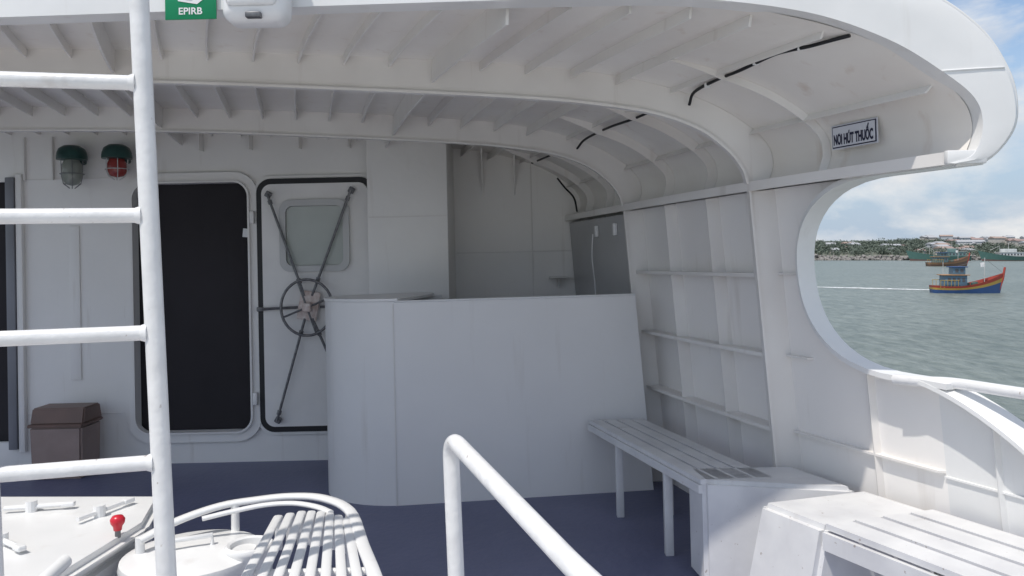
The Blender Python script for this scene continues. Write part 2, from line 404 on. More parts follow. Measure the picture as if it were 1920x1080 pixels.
# ---- deck and hull
yd=[7.0,6.5,6,5.5,5,4.5,4,3.5,3,2.5,2,1.5]
v,f=grid([[Vector((-6+ (Xp(y,0)+0.01+6)*k/8,y,0)) for k in range(9)] for y in yd])
dk=mk('deck',v,f,DECK); dk['kind']='structure'; dk['label']='blue grey painted steel ferry deck'; dk['category']='deck'; SHIP.append(dk)
yd2=[1.5,1,0,-1,-3,-6]
v,f=grid([[Vector((-6+ (Xp(y,0)+0.01+6)*k/8,y,0)) for k in range(9)] for y in yd2])
dk=mk('bounce_deck',v,f,BOUNCE_DECK); dk['kind']='structure'; dk['label']='light grey unseen deck added to bounce light'; dk['category']='deck'; SHIP.append(dk)  # pale deck added out of view to throw warm light under the canopy
v,f=grid([[Vector((Xp(y,0)+0.0-0.1*(k/3)**1,y,-0.002-4.7*k/3)) for k in range(4)] for y in yd+yd2[1:]])
hull=mk('ferry_hull',v,f,WHITE,None,True); reg(hull,'white steel ferry hull side rising from the water','hull')

# ---- back bulkhead
bw=thing('cabin_wall','white painted steel cabin wall at the end of the deck','wall',(-2,6.3,0))
D1=(-3.06,-2.13,0.26,2.27)
geos=[]
def wb(x0,x1,z0,z1,y0=6.3,y1=6.34): geos.append(boxgeo(((x0+x1)/2,(y0+y1)/2,(z0+z1)/2),(x1-x0,y1-y0,z1-z0)))
wb(-6,-4.62,0,2.8); wb(-4.62,-4.09,2.32,2.8); wb(-4.62,-4.09,0,0.2); wb(-4.09,D1[0],0,2.8); wb(D1[0],D1[1],0,D1[2]); wb(D1[0],D1[1],D1[3],2.8); wb(D1[1],-1.12,0,2.8)
v,f=join(geos); mk('wall_panel',v,f,WALL,bw)
box('wall_column',(-0.815,6.5,1.35),(0.63,0.84,2.7),WALL,bw,bev=0.006)
box('recess_panel',(0.2,6.83,1.35),(1.4,0.06,2.7),WALL_LIFT,bw,bev=0)
for (x0,x1,z,y) in ((-1.12,-0.51,1.95,6.078),(-0.49,0.6,1.66,6.798),(-4.0,-3.2,2.33,6.298),(-4.0,-3.2,0.42,6.298)):
    box('weld_seam',((x0+x1)/2,y,z),(x1-x0,0.008,0.009),BEAM,bw,bev=0.001)
box('weld_seam',(0.18,6.796,1.3),(0.009,0.008,2.5),BEAM,bw,bev=0.001)
box('wall_strip',(-3.56,6.294,1.32),(0.085,0.014,1.25),WALL,bw,bev=0.004)
box('wall_switch',(-3.14,6.29,1.24),(0.035,0.02,0.10),BEAM,bw,bev=0.004)
for x in (-3.95,-3.72): box('wall_stiffener',(x,6.285,2.5),(0.012,0.03,0.35),BEAM,bw,bev=0)
for x in (-2.9,-2.5,-2.1,-1.7,-1.3): box('wall_bracket',(x,6.25,2.62),(0.012,0.1,0.18),BEAM,bw,bev=0)
for x in (-0.25,0.03):
    V=[(x,6.8,2.55),(x,6.62,2.55),(x,6.8,2.16),(x+.012,6.8,2.55),(x+.012,6.62,2.55),(x+.012,6.8,2.16)]
    mk('wall_bracket',V,[[0,1,2],[5,4,3],[0,3,4,1],[1,4,5,2],[2,5,3,0]],WALL_LIFT,bw)
dl=thing('side_doorway','dark doorway with grey metal frame in the cabin wall','doorway',(-4.35,6.3,0))
box('door_frame',(-4.055,6.275,1.25),(0.07,0.06,2.2),GTRIM,dl,bev=0.005)
box('door_curtain',(-4.35,6.42,1.26),(0.6,0.02,2.15),CURT,dl,bev=0)
box('door_jamb',(-3.99,6.28,1.25),(0.05,0.045,2.25),WALL,dl,bev=0.005)
dd=thing('curtain_doorway','rounded white framed doorway closed by a black curtain','doorway',(-2.6,6.3,0.26))
o1=rrect(-2.595,1.265,1.09,2.18,0.2); i1=rrect(-2.595,1.265,0.93,2.01,0.12)
v,f=ringgeo(o1,i1,6.262,6.299); o=mk('door_frame',v,f,WALL,dd); smooth_angle(o,40)
o1=rrect(-2.595,1.265,0.96,2.04,0.135)
v,f=ringgeo(o1,i1,6.235,6.262); o=mk('frame_rim',v,f,BEAM,dd); smooth_angle(o,40)
rows=[]
for k in range(61):
    x=-3.1+1.02*k/60; rows.append([Vector((x,6.36+0.005*math.sin(k*0.23)+0.004*math.sin(k*0.11+z),z)) for z in (0.1,0.8,1.6,2.4)])
v,f=grid(rows); mk('curtain',v,f,CURT,dd,True)
v,f=boxgeo((-2.17,6.33,1.86),(0.06,0.003,0.07),Matrix.Rotation(rad(6),4,'Y')); mk('paper_note',v,f,SWHITE,dd)
wd=thing('watertight_door','white watertight steel door with black gasket, small window and handwheel','door',(-1.6,6.3,0.25))
cx,cz,w,h=-1.585,1.268,0.95,2.045
v,f=ringgeo(rrect(cx,cz,w+0.05,h+0.05,0.13),rrect(cx,cz,w,h,0.115),6.268,6.299); o=mk('door_frame',v,f,WALL,wd); smooth_angle(o,40)
v,f=ringgeo(rrect(cx,cz,w,h,0.115),rrect(cx,cz,w-0.085,h-0.085,0.08),6.252,6.299); o=mk('gasket',v,f,BLACK,wd); smooth_angle(o,40)
v,f=plategeo(rrect(cx,cz,w-0.09,h-0.09,0.078),6.24,6.299); leaf=mk('door_leaf',v,f,DOORP,wd); smooth_angle(leaf,40)
wz=1.822
v,f=ringgeo(rrect(cx,wz,0.56,0.58,0.09),rrect(cx,wz,0.46,0.48,0.055),6.205,6.239); o=mk('window_frame',v,f,SEAM,wd); smooth_angle(o,40)
v,f=plategeo(rrect(cx,wz,0.455,0.475,0.05),6.228,6.2385); mk('window_glass',v,f,WGLASS,wd)
hub=Vector((-1.635,6.13,1.25))
ring=[hub+Vector((0.205*math.cos(a),0,0.222*math.sin(a))) for a in [2*math.pi*k/40 for k in range(40)]]
wheel=tube('handwheel',ring,0.011,STEEL,wd,10,True)
g=[]
for a in (20,110,200,290): g.append(tubegeo([hub,hub+Vector((0.2*math.cos(rad(a)),0,0.215*math.sin(rad(a))))],0.008,8))
v,f=join(g); mk('spoke',v,f,STEEL,wheel)
g=[boxgeo(hub+Vector((0.0,0.06,0.01)),(0.16,0.03,0.235),Matrix.Rotation(rad(10),4,'Y'),0.012), boxgeo(hub+Vector((0,0.02,0)),(0.07,0.09,0.07),None,0.012)]
v,f=join(g); mk('hub_plate',v,f,PINK,wd)
rods=[(-1.95,2.16),(-1.28,2.18),(-1.905,0.35),(-1.27,0.35)]
for (x,z) in rods:
    s=1 if x>hub.x else -1; zz=1 if z>hub.z else -1
    st=hub+Vector((s*0.03,0.05,zz*0.09)); en=Vector((x,6.185,z))
    g=[tubegeo([st,en],0.011,8),tubegeo([en+Vector((0,0,0)),Vector((x,6.25,z))],0.02,10),boxgeo(Vector((x,6.215,z)),(0.05,0.03,0.05),Matrix.Rotation(rad(30),4,'Y'),0.008)]
    dirn=(en-st); p=st+dirn*0.12
    g.append(tubegeo([p,p+dirn*0.05],0.018,8)); g.append(tubegeo([en-dirn*0.1,en-dirn*0.06],0.018,8))
    v,f=join(g); mk('locking_rod',v,f,STEEL,wd)
for (x,s) in ((-2.03,-1),(-1.15,1)):
    v,f=join([tubegeo([hub+Vector((s*0.09,0.06,0)),Vector((x,6.2,1.24))],0.011,8),boxgeo(Vector((x,6.21,1.24)),(0.05,0.04,0.035),None,0.006)]); mk('locking_rod',v,f,STEEL,wd)
for z in (1.98,0.52): box('hinge',(-2.09,6.24,z),(0.035,0.05,0.10),WALL,wd,bev=0.008)

# ---- wall lamps
def lamp(x,z,redg,label):
    L=thing('wall_lamp',label,'lamp',(x,6.2,z),'bulkhead lamps on the cabin wall')
    g=[revolve([(0.001,0.135),(0.06,0.13),(0.095,0.105),(0.108,0.07),(0.112,0.045),(0.112,0.02),(0.085,0.015),(0.001,0.015)],(x,6.17,z)),boxgeo((x,6.26,z+0.05),(0.11,0.09,0.12),None,0.02)]
    v,f=join(g); o=mk('lamp_cap',v,f,GREEN,L); smooth_angle(o,40)
    hgt=0.13 if redg else 0.19
    v,f=revolve([(0.055,0.016),(0.072,-0.02),(0.072,-hgt*0.7),(0.05,-hgt*0.92),(0.001,-hgt)],(x,6.17,z)); mk('lamp_glass',v,f,REDG if redg else LGLASS,L,True)
    g=[]
    for k in range(6):
        a=k*math.pi/3
        g.append(tubegeo([(x+r*math.cos(a),6.17+r*math.sin(a),z+zz) for r,zz in ((0.088,0.016),(0.085,-hgt*0.6),(0.07,-hgt*0.9),(0.02,-hgt-0.02))],0.003,6))
    for zz in (-hgt*0.5,): g.append(tubegeo([(x+0.087*math.cos(a),6.17+0.087*math.sin(a),z+zz) for a in [2*math.pi*k/20 for k in range(20)]],0.003,6,True))
    v,f=join(g); mk('lamp_guard',v,f,SEAM if redg else STEEL,L)
lamp(-3.50,2.45,False,'green capped bulkhead lamp with clear caged glass on the wall')
lamp(-3.14,2.45,True,'green capped bulkhead lamp with red caged glass on the wall')

# ---- trash bin
tb=thing('trash_bin','pale brown plastic bin with dark brown lid beside the wall','bin',(-3.5,6.03,0))
def frustum(x,y,z0,z1,w0,d0,w1,d1,b_=0.015):
    V=[(x+sx*w0/2,y+sy*d0/2,z0) for sx,sy in ((-1,-1),(1,-1),(1,1),(-1,1))]+[(x+sx*w1/2,y+sy*d1/2,z1) for sx,sy in ((-1,-1),(1,-1),(1,1),(-1,1))]
    F=[[3,2,1,0],[4,5,6,7]]+[[i,(i+1)%4,4+(i+1)%4,4+i] for i in range(4)]
    bm=bmesh.new(); vs=[bm.verts.new(p) for p in V]; [bm.faces.new([vs[i] for i in q]) for q in F]
    bmesh.ops.bevel(bm,geom=bm.edges[:],offset=b_,segments=2,affect='EDGES'); bm.verts.index_update()
    r=([v.co.copy() for v in bm.verts],[[v.index for v in q.verts] for q in bm.faces]); bm.free(); return r
v,f=frustum(-3.50,6.03,0,0.40,0.38,0.27,0.40,0.29); o=mk('bin_body',v,f,BIN,tb); smooth_angle(o)
v,f=frustum(-3.50,6.03,0.395,0.42,0.42,0.31,0.42,0.31,0.006); v2,f2=frustum(-3.50,6.045,0.415,0.535,0.41,0.28,0.405,0.22,0.010)
v,f=join([(v,f),(v2,f2)]); o=mk('bin_lid',v,f,BINL,tb); smooth_angle(o)

# ---- counter
ct=thing('counter','tall white curved steel enclosure with rounded end and flat cap','counter',(-0.2,5.2,0))
H=1.335
bot=[(0.93,5.30)]+[(0.93-1.71*k/8,5.30-0.22*k/8) for k in range(1,9)]
arc=[(-0.80+0.53*math.cos(rad(a)),5.51+0.43*math.sin(rad(a))) for a in range(270-8,90-1,-8)]
path=bot+arc+[(-0.55,5.94)]
n=len(path)
top=[(x-0.095*max(0,(x+0.1))/1.03,y) for x,y in path]
V=[];F=[]
for i in range(n):
    a=Vector((*path[max(0,i-1)],0)); b=Vector((*path[min(n-1,i+1)],0)); t=(b-a).normalized(); of=Vector((t.y,-t.x,0))*0.04
    p=Vector((*path[i],0)); q=Vector((*top[i],H)); V+=[p,q,q+of,p+of]
for i in range(n-1):
    for k in range(4): F.append([i*4+k,i*4+(k+1)%4,(i+1)*4+(k+1)%4,(i+1)*4+k])
F.append([0,1,2,3]);F.append([(n-1)*4+k for k in range(4)][::-1])
o=mk('counter_panel',V,F,COUNTER,ct); smooth_angle(o,40)
cap=[(-0.76,5.085)]+arc+[(-0.66,5.94),(-0.60,5.85),(-0.61,5.6),(-0.67,5.35)]
cc=Vector((-0.8,5.5,0)); capo=[(cc.x+(x-cc.x)*1.012,cc.y+(y-cc.y)*1.012) for x,y in cap]
n=len(capo); V=[(x,y,H+0.002) for x,y in capo]+[(x,y,H+0.02) for x,y in capo]
F=[list(range(n))[::-1],list(range(n,2*n))]+[[i,(i+1)%n,n+(i+1)%n,n+i] for i in range(n)]
mk('counter_cap',V,F,COUNTER,ct)
tube('counter_edge',[(x,y,H) for x,y in top[:9]],0.008,WHITE,ct,8)
box('panel_seam',(-0.79,5.076,0.66),(0.006,0.006,1.32),BEAM,ct,bev=0.001)
gp=thing('service_panel','grey rectangular panel with cords mounted on the side wall','panel',(0.75,6.2,1.5))
yq=[5.56,5.8,6.05,6.3,6.55,6.78]
v,f=solid_strip([Vector((Xp(y,1)-0.105,y,0.95)) for y in yq],[Vector((Xp(y,1.9)-0.105,y,1.90)) for y in yq],(0.012,0,0)); mk('panel_plate',v,f,GREY,gp)
for y in (5.72,6.1): box('socket',(Xp(y,1.7)-0.13,y,1.80),(0.03,0.07,0.09),SWHITE,gp,bev=0.006)
tube('cord',catmull([(Xp(6.1)-0.14,6.1,1.78),(Xp(6.1)-0.15,6.11,1.6),(Xp(6.1)-0.13,6.13,1.4),(Xp(6.1)-0.13,6.1,1.2)],5),0.005,SWHITE,gp,6)
sh=thing('wall_shelf','small white shelf bracket on the recess wall','shelf',(0.4,6.7,1.45))
box('shelf_board',(0.40,6.69,1.43),(0.16,0.2,0.012),BEAM,sh); box('shelf_bracket',(0.40,6.75,1.38),(0.01,0.08,0.09),BEAM,sh)
cb=thing('cable','black electrical cable clipped along the curved roof lining','cable',(1,4,2.3))
def cab(pts): 
    out=[]
    for (y,d,dz) in pts:
        dd_,z,nv=plate_at(d); out.append(Vector((Xp(y)-d,y,z))+nv*dz)
    return catmull(out,6)
tube('cable_run',cab([(3.97,0.42,0.06),(3.90,0.45,0.018),(3.7,0.47,0.012),(3.5,0.49,0.022),(3.3,0.50,0.012),(3.2,0.50,0.018),(3.12,0.485,0.020),(3.03,0.465,0.012),(2.98,0.45,0.006)]),0.008,BLACK,cb,8)
tube('cable_run',cab([(5.46,0.44,0.07),(5.3,0.45,0.03),(4.9,0.45,0.02),(4.5,0.45,0.035),(4.05,0.45,0.02)]),0.008,BLACK,cb,8)
tube('cable_run',cab([(6.6,0.46,0.03),(6.2,0.45,0.03),(5.9,0.45,0.03),(5.55,0.45,0.04)]),0.008,BLACK,cb,8)
tube('cable_drop',catmull([(0.40,6.6,2.28),(0.46,6.6,2.2),(0.53,6.5,2.1),(0.55,6.45,1.98)],5),0.008,BLACK,cb,8)
for y,dc in ((3.78,0.46),(3.4,0.495),(3.16,0.49)): 
    d_,z,nv=plate_at(dc); box('clip',Vector((Xp(y)-dc,y,z))+nv*0.014,(0.03,0.014,0.024),WHITE,cb,bev=0.003)

# ---- signs
sg=thing('smoking_area_sign','small white rectangular sign with navy lettering on curved lining','sign',(1.54,3.43,2.12))
rr=Vector((0.405,-0.914,0.0)).normalized(); uu=Vector((0.0,0.0,1)); nn=rr.cross(uu)
if nn.x>0: nn=-nn
P=Vector((Xp(3.43)-0.05,3.43,2.118))
R=Matrix((( rr.x,nn.x,uu.x,0),(rr.y,nn.y,uu.y,0),(rr.z,nn.z,uu.z,0),(0,0,0,1)))
v,f=boxgeo(P,(0.252,0.004,0.110),R,0.001); mk('sign_board',v,f,SGREYB,sg)
v,f=boxgeo(P+nn*0.003,(0.240,0.003,0.098),R,0.0005); mk('sign_border',v,f,SBLUE,sg)
v,f=boxgeo(P+nn*0.0055,(0.230,0.003,0.088),R,0.0005); mk('sign_face',v,f,SGREYB,sg)
# three words laid out separately so the spacing stays legible; horn of the first O added as its own stroke
text('sign_lettering','NƠI HÚT THUỐC',0.074,0.216,P+nn*0.009,rr,uu,SBLUE,sg,0.0,0.045)

eg=thing('epirb_sign','green safety sign with white lettering on the canopy edge','sign',(-1.2,2.85,2.62))
box('sign_board',(-1.185,2.893,2.61),(0.192,0.005,0.17),SGREEN,eg,bev=0.001)
text('sign_lettering','EPIRB',0.026,0.088,(-1.185,2.889,2.556),(1,0,0),(0,0,1),SWHITE,eg,0.0,0.02)
V=[(-1.232,2.889,2.594),(-1.16,2.889,2.581),(-1.135,2.889,2.60),(-1.155,2.889,2.66),(-1.225,2.889,2.66)]
mk('sign_emblem',V,[[0,1,2,3,4]],SWHITE,eg)
V=[(-1.205,2.887,2.602),(-1.18,2.887,2.598),(-1.175,2.887,2.63),(-1.195,2.887,2.63)]
mk('emblem_cutout',V,[[0,1,2,3]],SGREEN,eg)
eh=thing('beacon_housing','white rounded plastic emergency beacon case on the canopy edge','beacon case',(-0.92,2.8,2.6))
v,f=boxgeo((-0.912,2.825,2.645),(0.232,0.14,0.34),None,0.045,5); o=mk('case_body',v,f,SWHITE,eh); smooth_angle(o,60)
v,f=boxgeo((-0.912,2.757,2.66),(0.18,0.03,0.27),None,0.02,4); o=mk('case_cover',v,f,SWHITE,eh); smooth_angle(o,60)
box('case_latch',(-0.905,2.757,2.492),(0.055,0.03,0.020),STEEL,eh,bev=0.004)
box('case_label_strip',(-0.92,2.7405,2.553),(0.085,0.001,0.006),SEAM,eh,bev=0)

# ---- ladder
ld=thing('ladder','white painted steel pipe ladder with round rungs standing on deck','ladder',(-1.1,2.05,0))
Rt=Vector((-1.02,2.10,2.95)); Rb=Vector((-0.93,2.10,0)); 
def onR(z): t=z/2.95; return Rb+(Rt-Rb)*t
def onL(z): return onR(z)+Vector((-0.40,-0.10,0.0))
tube('stile',[onR(0),onR(1.5),onR(2.95)],0.0255,PIPE,ld,20)
tube('stile',[onL(0),onL(1.5),onL(2.95)],0.0245,PIPE,ld,20)
for z in (0.37,0.725,1.072,1.422,1.74,2.10,2.46,2.82):
    a=onL(z);b=onR(z); tube('rung',[a,b],0.0205,PIPE,ld,16)
    dz=(b-a).normalized()
    tube('weld_bead',[b-dz*0.034,b-dz*0.018],[0.0215,0.027],PIPE,ld,16)
hr=thing('pipe_handrail','white painted pipe guard rail with rounded corner on the deck','handrail',(-0.19,2.2,0))
tube('rail',fillet([(-0.165,2.2,0),(-0.187,2.2,1.10),(0.112,1.5,0.995),(0.37,0.9,0.95),(0.37,0.9,0)],0.07,8),0.0235,PIPE,hr,20)

# ---- bench 1
b1=thing('slatted_bench','long white slatted steel bench along the ribbed side wall','bench',(0.9,4.4,0))
p0=Vector((0.49,5.17,0.5)); p1=Vector((0.885,3.75,0.5)); dr=(p1-p0); wv=Vector((0.36,0.02,0))
for k in range(4):
    a=k*0.255; A=[p0+wv*a,p1+wv*a]; B=[p0+wv*(a+0.215),p1+wv*(a+0.215)]
    v,f=solid_strip(A,B,(0,0,0.024)); mk('slat',v,f,SEAT,b1)
v,f=solid_strip([p0+Vector((0,0,-0.014)),p1+Vector((0,0,-0.014))],[p0+Vector((0,0,-0.055)),p1+Vector((0,0,-0.055))],(0.02,0,0)); mk('seat_rail',v,f,SEAT,b1)
v,f=solid_strip([p0+wv+Vector((-0.02,0,-0.014)),p1+wv+Vector((-0.02,0,-0.014))],[p0+wv+Vector((-0.02,0,-0.055)),p1+wv+Vector((-0.02,0,-0.055))],(0.02,0,0)); mk('seat_rail',v,f,SEAT,b1)
for t in (0.0,0.28,0.72):
    q=p0+dr*t
    if t>0:
        for s in (0.08,0.93):
            c=q+wv*s; box('leg',(c.x,c.y,0.225),(0.045,0.045,0.45),SEAT,b1)
        box('cross_bar',(q.x+0.18,q.y+0.01,0.465),(0.31,0.04,0.03),SEAT,b1)
    else: box('cross_bar',(q.x+0.18,q.y-0.02,0.465),(0.34,0.03,0.03),SEAT,b1)
def prism(name,poly,z0,z1,mat,par,bev=0.008,top=None,seg=2):
    n=len(poly); bm=bmesh.new(); a=[bm.verts.new((x,y,z0)) for x,y in poly]; tp=top or poly; b=[bm.verts.new((x,y,z1)) for x,y in tp]
    bm.faces.new(a[::-1]); bm.faces.new(b)
    for i in range(n): bm.faces.new([a[i],a[(i+1)%n],b[(i+1)%n],b[i]])
    bmesh.ops.bevel(bm,geom=bm.edges[:],offset=bev,segments=seg,affect='EDGES'); bm.verts.index_update()
    v=[q.co.copy() for q in bm.verts]; f=[[q.index for q in ff.verts] for ff in bm.faces]; bm.free()
    o=mk(name,v,f,mat,par); smooth_angle(o,40); return o
lk=thing('deck_locker','white steel box locker standing between the two side benches','locker',(1.1,3.7,0))
prism('locker_body',[(0.895,3.735),(1.56,3.56),(1.40,3.96),(0.87,3.96)],0,0.512,SEAT,lk,0.02,seg=4)
b2=thing('end_bench','white steel bench with solid sloping end and slatted seat','bench',(1.4,3.0,0))
L_=Vector((0.42,-0.90,0)).normalized(); W_=Vector((0.88,0.24,0)).normalized()*0.54
q0=Vector((1.06,3.40,0)); q1=q0+L_*0.36
prism('bench_end',[(q0.x-0.10,q0.y+0.03),(q1.x-0.10,q1.y),(q1.x+W_.x,q1.y+W_.y),(q0.x+W_.x,q0.y+W_.y+0.03)],0,0.51,SEAT,b2,0.022,
      [(q0.x,q0.y),(q1.x,q1.y),(q1.x+W_.x,q1.y+W_.y),(q0.x+W_.x,q0.y+W_.y)],seg=4)
q2=q0+L_*2.0
for k in range(4):
    a=k*0.25+0.01; z=0.512
    A=[q1+W_*a,q2+W_*a]; B=[q1+W_*(a+0.205),q2+W_*(a+0.205)]
    v,f=solid_strip([p+Vector((0,0,z)) for p in A],[p+Vector((0,0,z)) for p in B],(0,0,0.024)); mk('slat',v,f,SEAT,b2)
v,f=solid_strip([q1+Vector((0,0,0.49)),q2+Vector((0,0,0.49))],[q1+Vector((0,0,0.42)),q2+Vector((0,0,0.42))],(0.02,0,0)); mk('seat_rail',v,f,SEAT,b2)
for t in (1.1,1.8):
    for s in (0.05,0.9):
        c=q0+L_*t+W_*s; box('leg',(c.x,c.y,0.24),(0.045,0.045,0.48),SEAT,b2)

# ---- lower-left deck gear
hl=thing('hatch_locker','low white rounded hatch box with lever clamps and red knob','hatch',(-1.9,3.0,0))
prism('hatch_body',[(-2.7,2.45),(-1.50,2.50),(-1.46,3.00),(-1.56,3.32),(-2.7,3.40)],0,0.555,WHITE,hl,0.03,seg=4)
prism('hatch_lid',[(-2.68,2.42),(-1.47,2.47),(-1.43,3.00),(-1.53,3.35),(-2.68,3.43)],0.56,0.615,WHITE,hl,0.024,seg=4)
for (x,y,a) in ((-2.25,2.72,20),(-1.85,2.78,-35),(-1.98,3.16,10),(-1.66,3.08,70)):
    d_=Vector((math.cos(rad(a)),math.sin(rad(a)),0)); c=Vector((x,y,0.635))
    v,f=join([tubegeo([c-d_*0.1,c+d_*0.12],0.010,8),tubegeo([Vector((x,y,0.61)),Vector((x,y,0.66))],0.022,12),boxgeo(c+d_*0.14,(0.05,0.03,0.02),Matrix.Rotation(rad(a),4,'Z'),0.006)]); mk('hatch_clamp',v,f,WHITE,hl)
tube('knob_stem',[(-1.47,2.85,0.61),(-1.47,2.85,0.64)],0.01,STEEL,hl,10)
v,f=revolve([(0.001,0.0),(0.014,0.002),(0.016,0.016),(0.024,0.028),(0.026,0.042),(0.018,0.054),(0.001,0.058)],(-1.47,2.85,0.635),20); mk('knob',v,f,RED,hl,True)
rh=thing('round_hatch','low round white deck hatch with raised rim','hatch',(-1.2,2.85,0))
v,f=revolve([(0.225,0),(0.225,0.50),(0.24,0.515),(0.245,0.54),(0.24,0.56),(0.20,0.572),(0.10,0.58),(0.001,0.582)],(-1.185,2.82,0),40); o=mk('hatch_cover',v,f,WHITE,rh); smooth_angle(o,50)
tube('hatch_handle',[(-1.26,2.78,0.575),(-1.26,2.78,0.615),(-1.12,2.84,0.615),(-1.12,2.84,0.575)],0.009,WHITE,rh,8)
cr=thing('cradle_bracket','white curved steel bracket on the deck beside the ladder','bracket',(-1.7,2.3,0))
tube('bracket_arm',fillet([(-1.52,2.3,0),(-1.52,2.3,0.56),(-1.46,2.35,0.64),(-1.46,2.5,0.66)],0.08),0.022,WHITE,cr)
box('bracket_plate',(-1.46,2.3,0.30),(0.12,0.02,0.60),WHITE,cr)
vp=thing('vent_pipe','short white open topped vent pipe with dark opening on deck','vent',(-0.95,2.75,0))
vx,vy=-0.97,2.80
v,f=revolve([(0.10,0),(0.10,0.02),(0.078,0.04),(0.078,0.56),(0.086,0.575),(0.086,0.59),(0.078,0.597),(0.068,0.592),(0.066,0.56),(0.066,0.1),(0.001,0.1)],(vx,vy,0)); o=mk('vent_body',v,f,WHITE,vp); smooth_angle(o,50)
v,f=revolve([(0.001,0.565),(0.067,0.565)],(vx,vy,0)); mk('vent_opening',v,f,GTRIM,vp)
ss=thing('deck_chair','white slatted steel chair with curved ends and rounded frame','chair',(-0.65,2.6,0))
for k in range(9):
    x0=-0.865+0.036*k; x1=-0.785+0.049*k; yb_=2.86+0.06*math.sin(k/8*math.pi)-0.014*max(0,k-2)
    flatbar('slat',fillet([(x0-0.03,yb_+0.03,0.54),(x0-0.01,yb_,0.685),(x1,2.15,0.685),(x1,2.06,0.40)],0.09,7),(1,0,0),0.031,0.016,WHITE,ss)
fr=catmull([(-1.36,2.78,0.62),(-1.27,2.90,0.65),(-1.15,3.00,0.67),(-1.03,3.05,0.675),(-0.90,3.07,0.68),(-0.76,3.02,0.685),(-0.62,2.86,0.685),(-0.50,2.5,0.685),(-0.40,2.2,0.68),(-0.36,2.08,0.60),(-0.35,2.05,0.4)],5)
flatbar('chair_frame',fr,None,0.042,0.022,WHITE,ss)
fr2=catmull([(-1.18,2.90,0.655),(-1.08,2.95,0.665),(-0.97,2.985,0.675),(-0.86,2.98,0.68),(-0.76,2.93,0.68),(-0.69,2.86,0.68)],5)
flatbar('chair_frame',fr2,None,0.026,0.016,WHITE,ss)
tube('cross_bar',[(-0.80,2.35,0.665),(-0.46,2.35,0.665)],0.012,WHITE,ss,12)
for (x,y) in ((-0.77,2.12),(-0.41,2.20),(-1.10,3.02),(-0.62,2.86),(-1.36,2.79)): tube('leg',[(x,y,0),(x,y,0.63 if x<-1.2 else 0.67)],0.016,WHITE,ss,12)

# ------------------------------------------------------------------ ship attitude
M=Matrix.Translation((0,0,1.6)) @ Matrix.Rotation(-0.0227,4,'Y') @ Matrix.Rotation(-0.0117,4,'X') @ Matrix.Translation((0,0,-1.6))
for o in SHIP:
    L0=Matrix.LocRotScale(o.location,o.rotation_euler,o.scale); o.matrix_world = M @ L0
ship_mode=False

# ------------------------------------------------------------------ sea
SEA=-4.4
m,t,b=nt('sea_water'); N=t.nodes; L=t.links
tc=N.new('ShaderNodeTexCoord')
def noise(sc_,sx_,sy_,rot,det,rgh):
    mp=N.new('ShaderNodeMapping'); mp.inputs['Scale'].default_value=(sx_,sy_,1); mp.inputs['Rotation'].default_value=(0,0,rad(rot)); L.new(tc.outputs['Object'],mp.inputs['Vector'])
    q=N.new('ShaderNodeTexNoise'); q.inputs['Scale'].default_value=sc_; q.inputs['Detail'].default_value=det; q.inputs['Roughness'].default_value=rgh; L.new(mp.outputs['Vector'],q.inputs['Vector']); return q
n1=noise(1.9,1.0,0.36,35,6,0.62)
n2=noise(0.03,1.0,1.0,0,4,0.5)
n4=noise(0.7,1.0,0.34,40,5,0.6)
r=N.new('ShaderNodeValToRGB'); r.color_ramp.elements[0].position=0.40; r.color_ramp.elements[1].position=0.62
r.color_ramp.elements[0].color=(0.115,0.145,0.13,1); r.color_ramp.elements[1].color=(0.25,0.285,0.26,1)
def mul(a,k):
    q=N.new('ShaderNodeMath'); q.operation='MULTIPLY'; q.inputs[1].default_value=k; L.new(a,q.inputs[0]); return q.outputs[0]
def add(a,b_):
    q=N.new('ShaderNodeMath'); q.operation='ADD'; L.new(a,q.inputs[0]); L.new(b_,q.inputs[1]); return q.outputs[0]
fac=add(add(mul(n2.outputs['Fac'],0.15),mul(n1.outputs['Fac'],0.55)),mul(n4.outputs['Fac'],0.30))
L.new(fac,r.inputs['Fac']); L.new(r.outputs['Color'],b.inputs['Base Color'])
b.inputs['Roughness'].default_value=0.35; b.inputs['IOR'].default_value=1.33
hgt=add(mul(n1.outputs['Fac'],0.7),mul(n4.outputs['Fac'],1.1))
bp=N.new('ShaderNodeBump'); bp.inputs['Strength'].default_value=1.0; bp.inputs['Distance'].default_value=0.6; L.new(hgt,bp.inputs['Height']); L.new(bp.outputs['Normal'],b.inputs['Normal'])
WATER=m
s=4500
o=mk('water',[(-s,-s,SEA),(s,-s,SEA),(s,s,SEA),(-s,s,SEA)],[[0,1,2,3]],WATER); o['kind']='structure'; o['label']='choppy grey green harbour water'; o['category']='water'

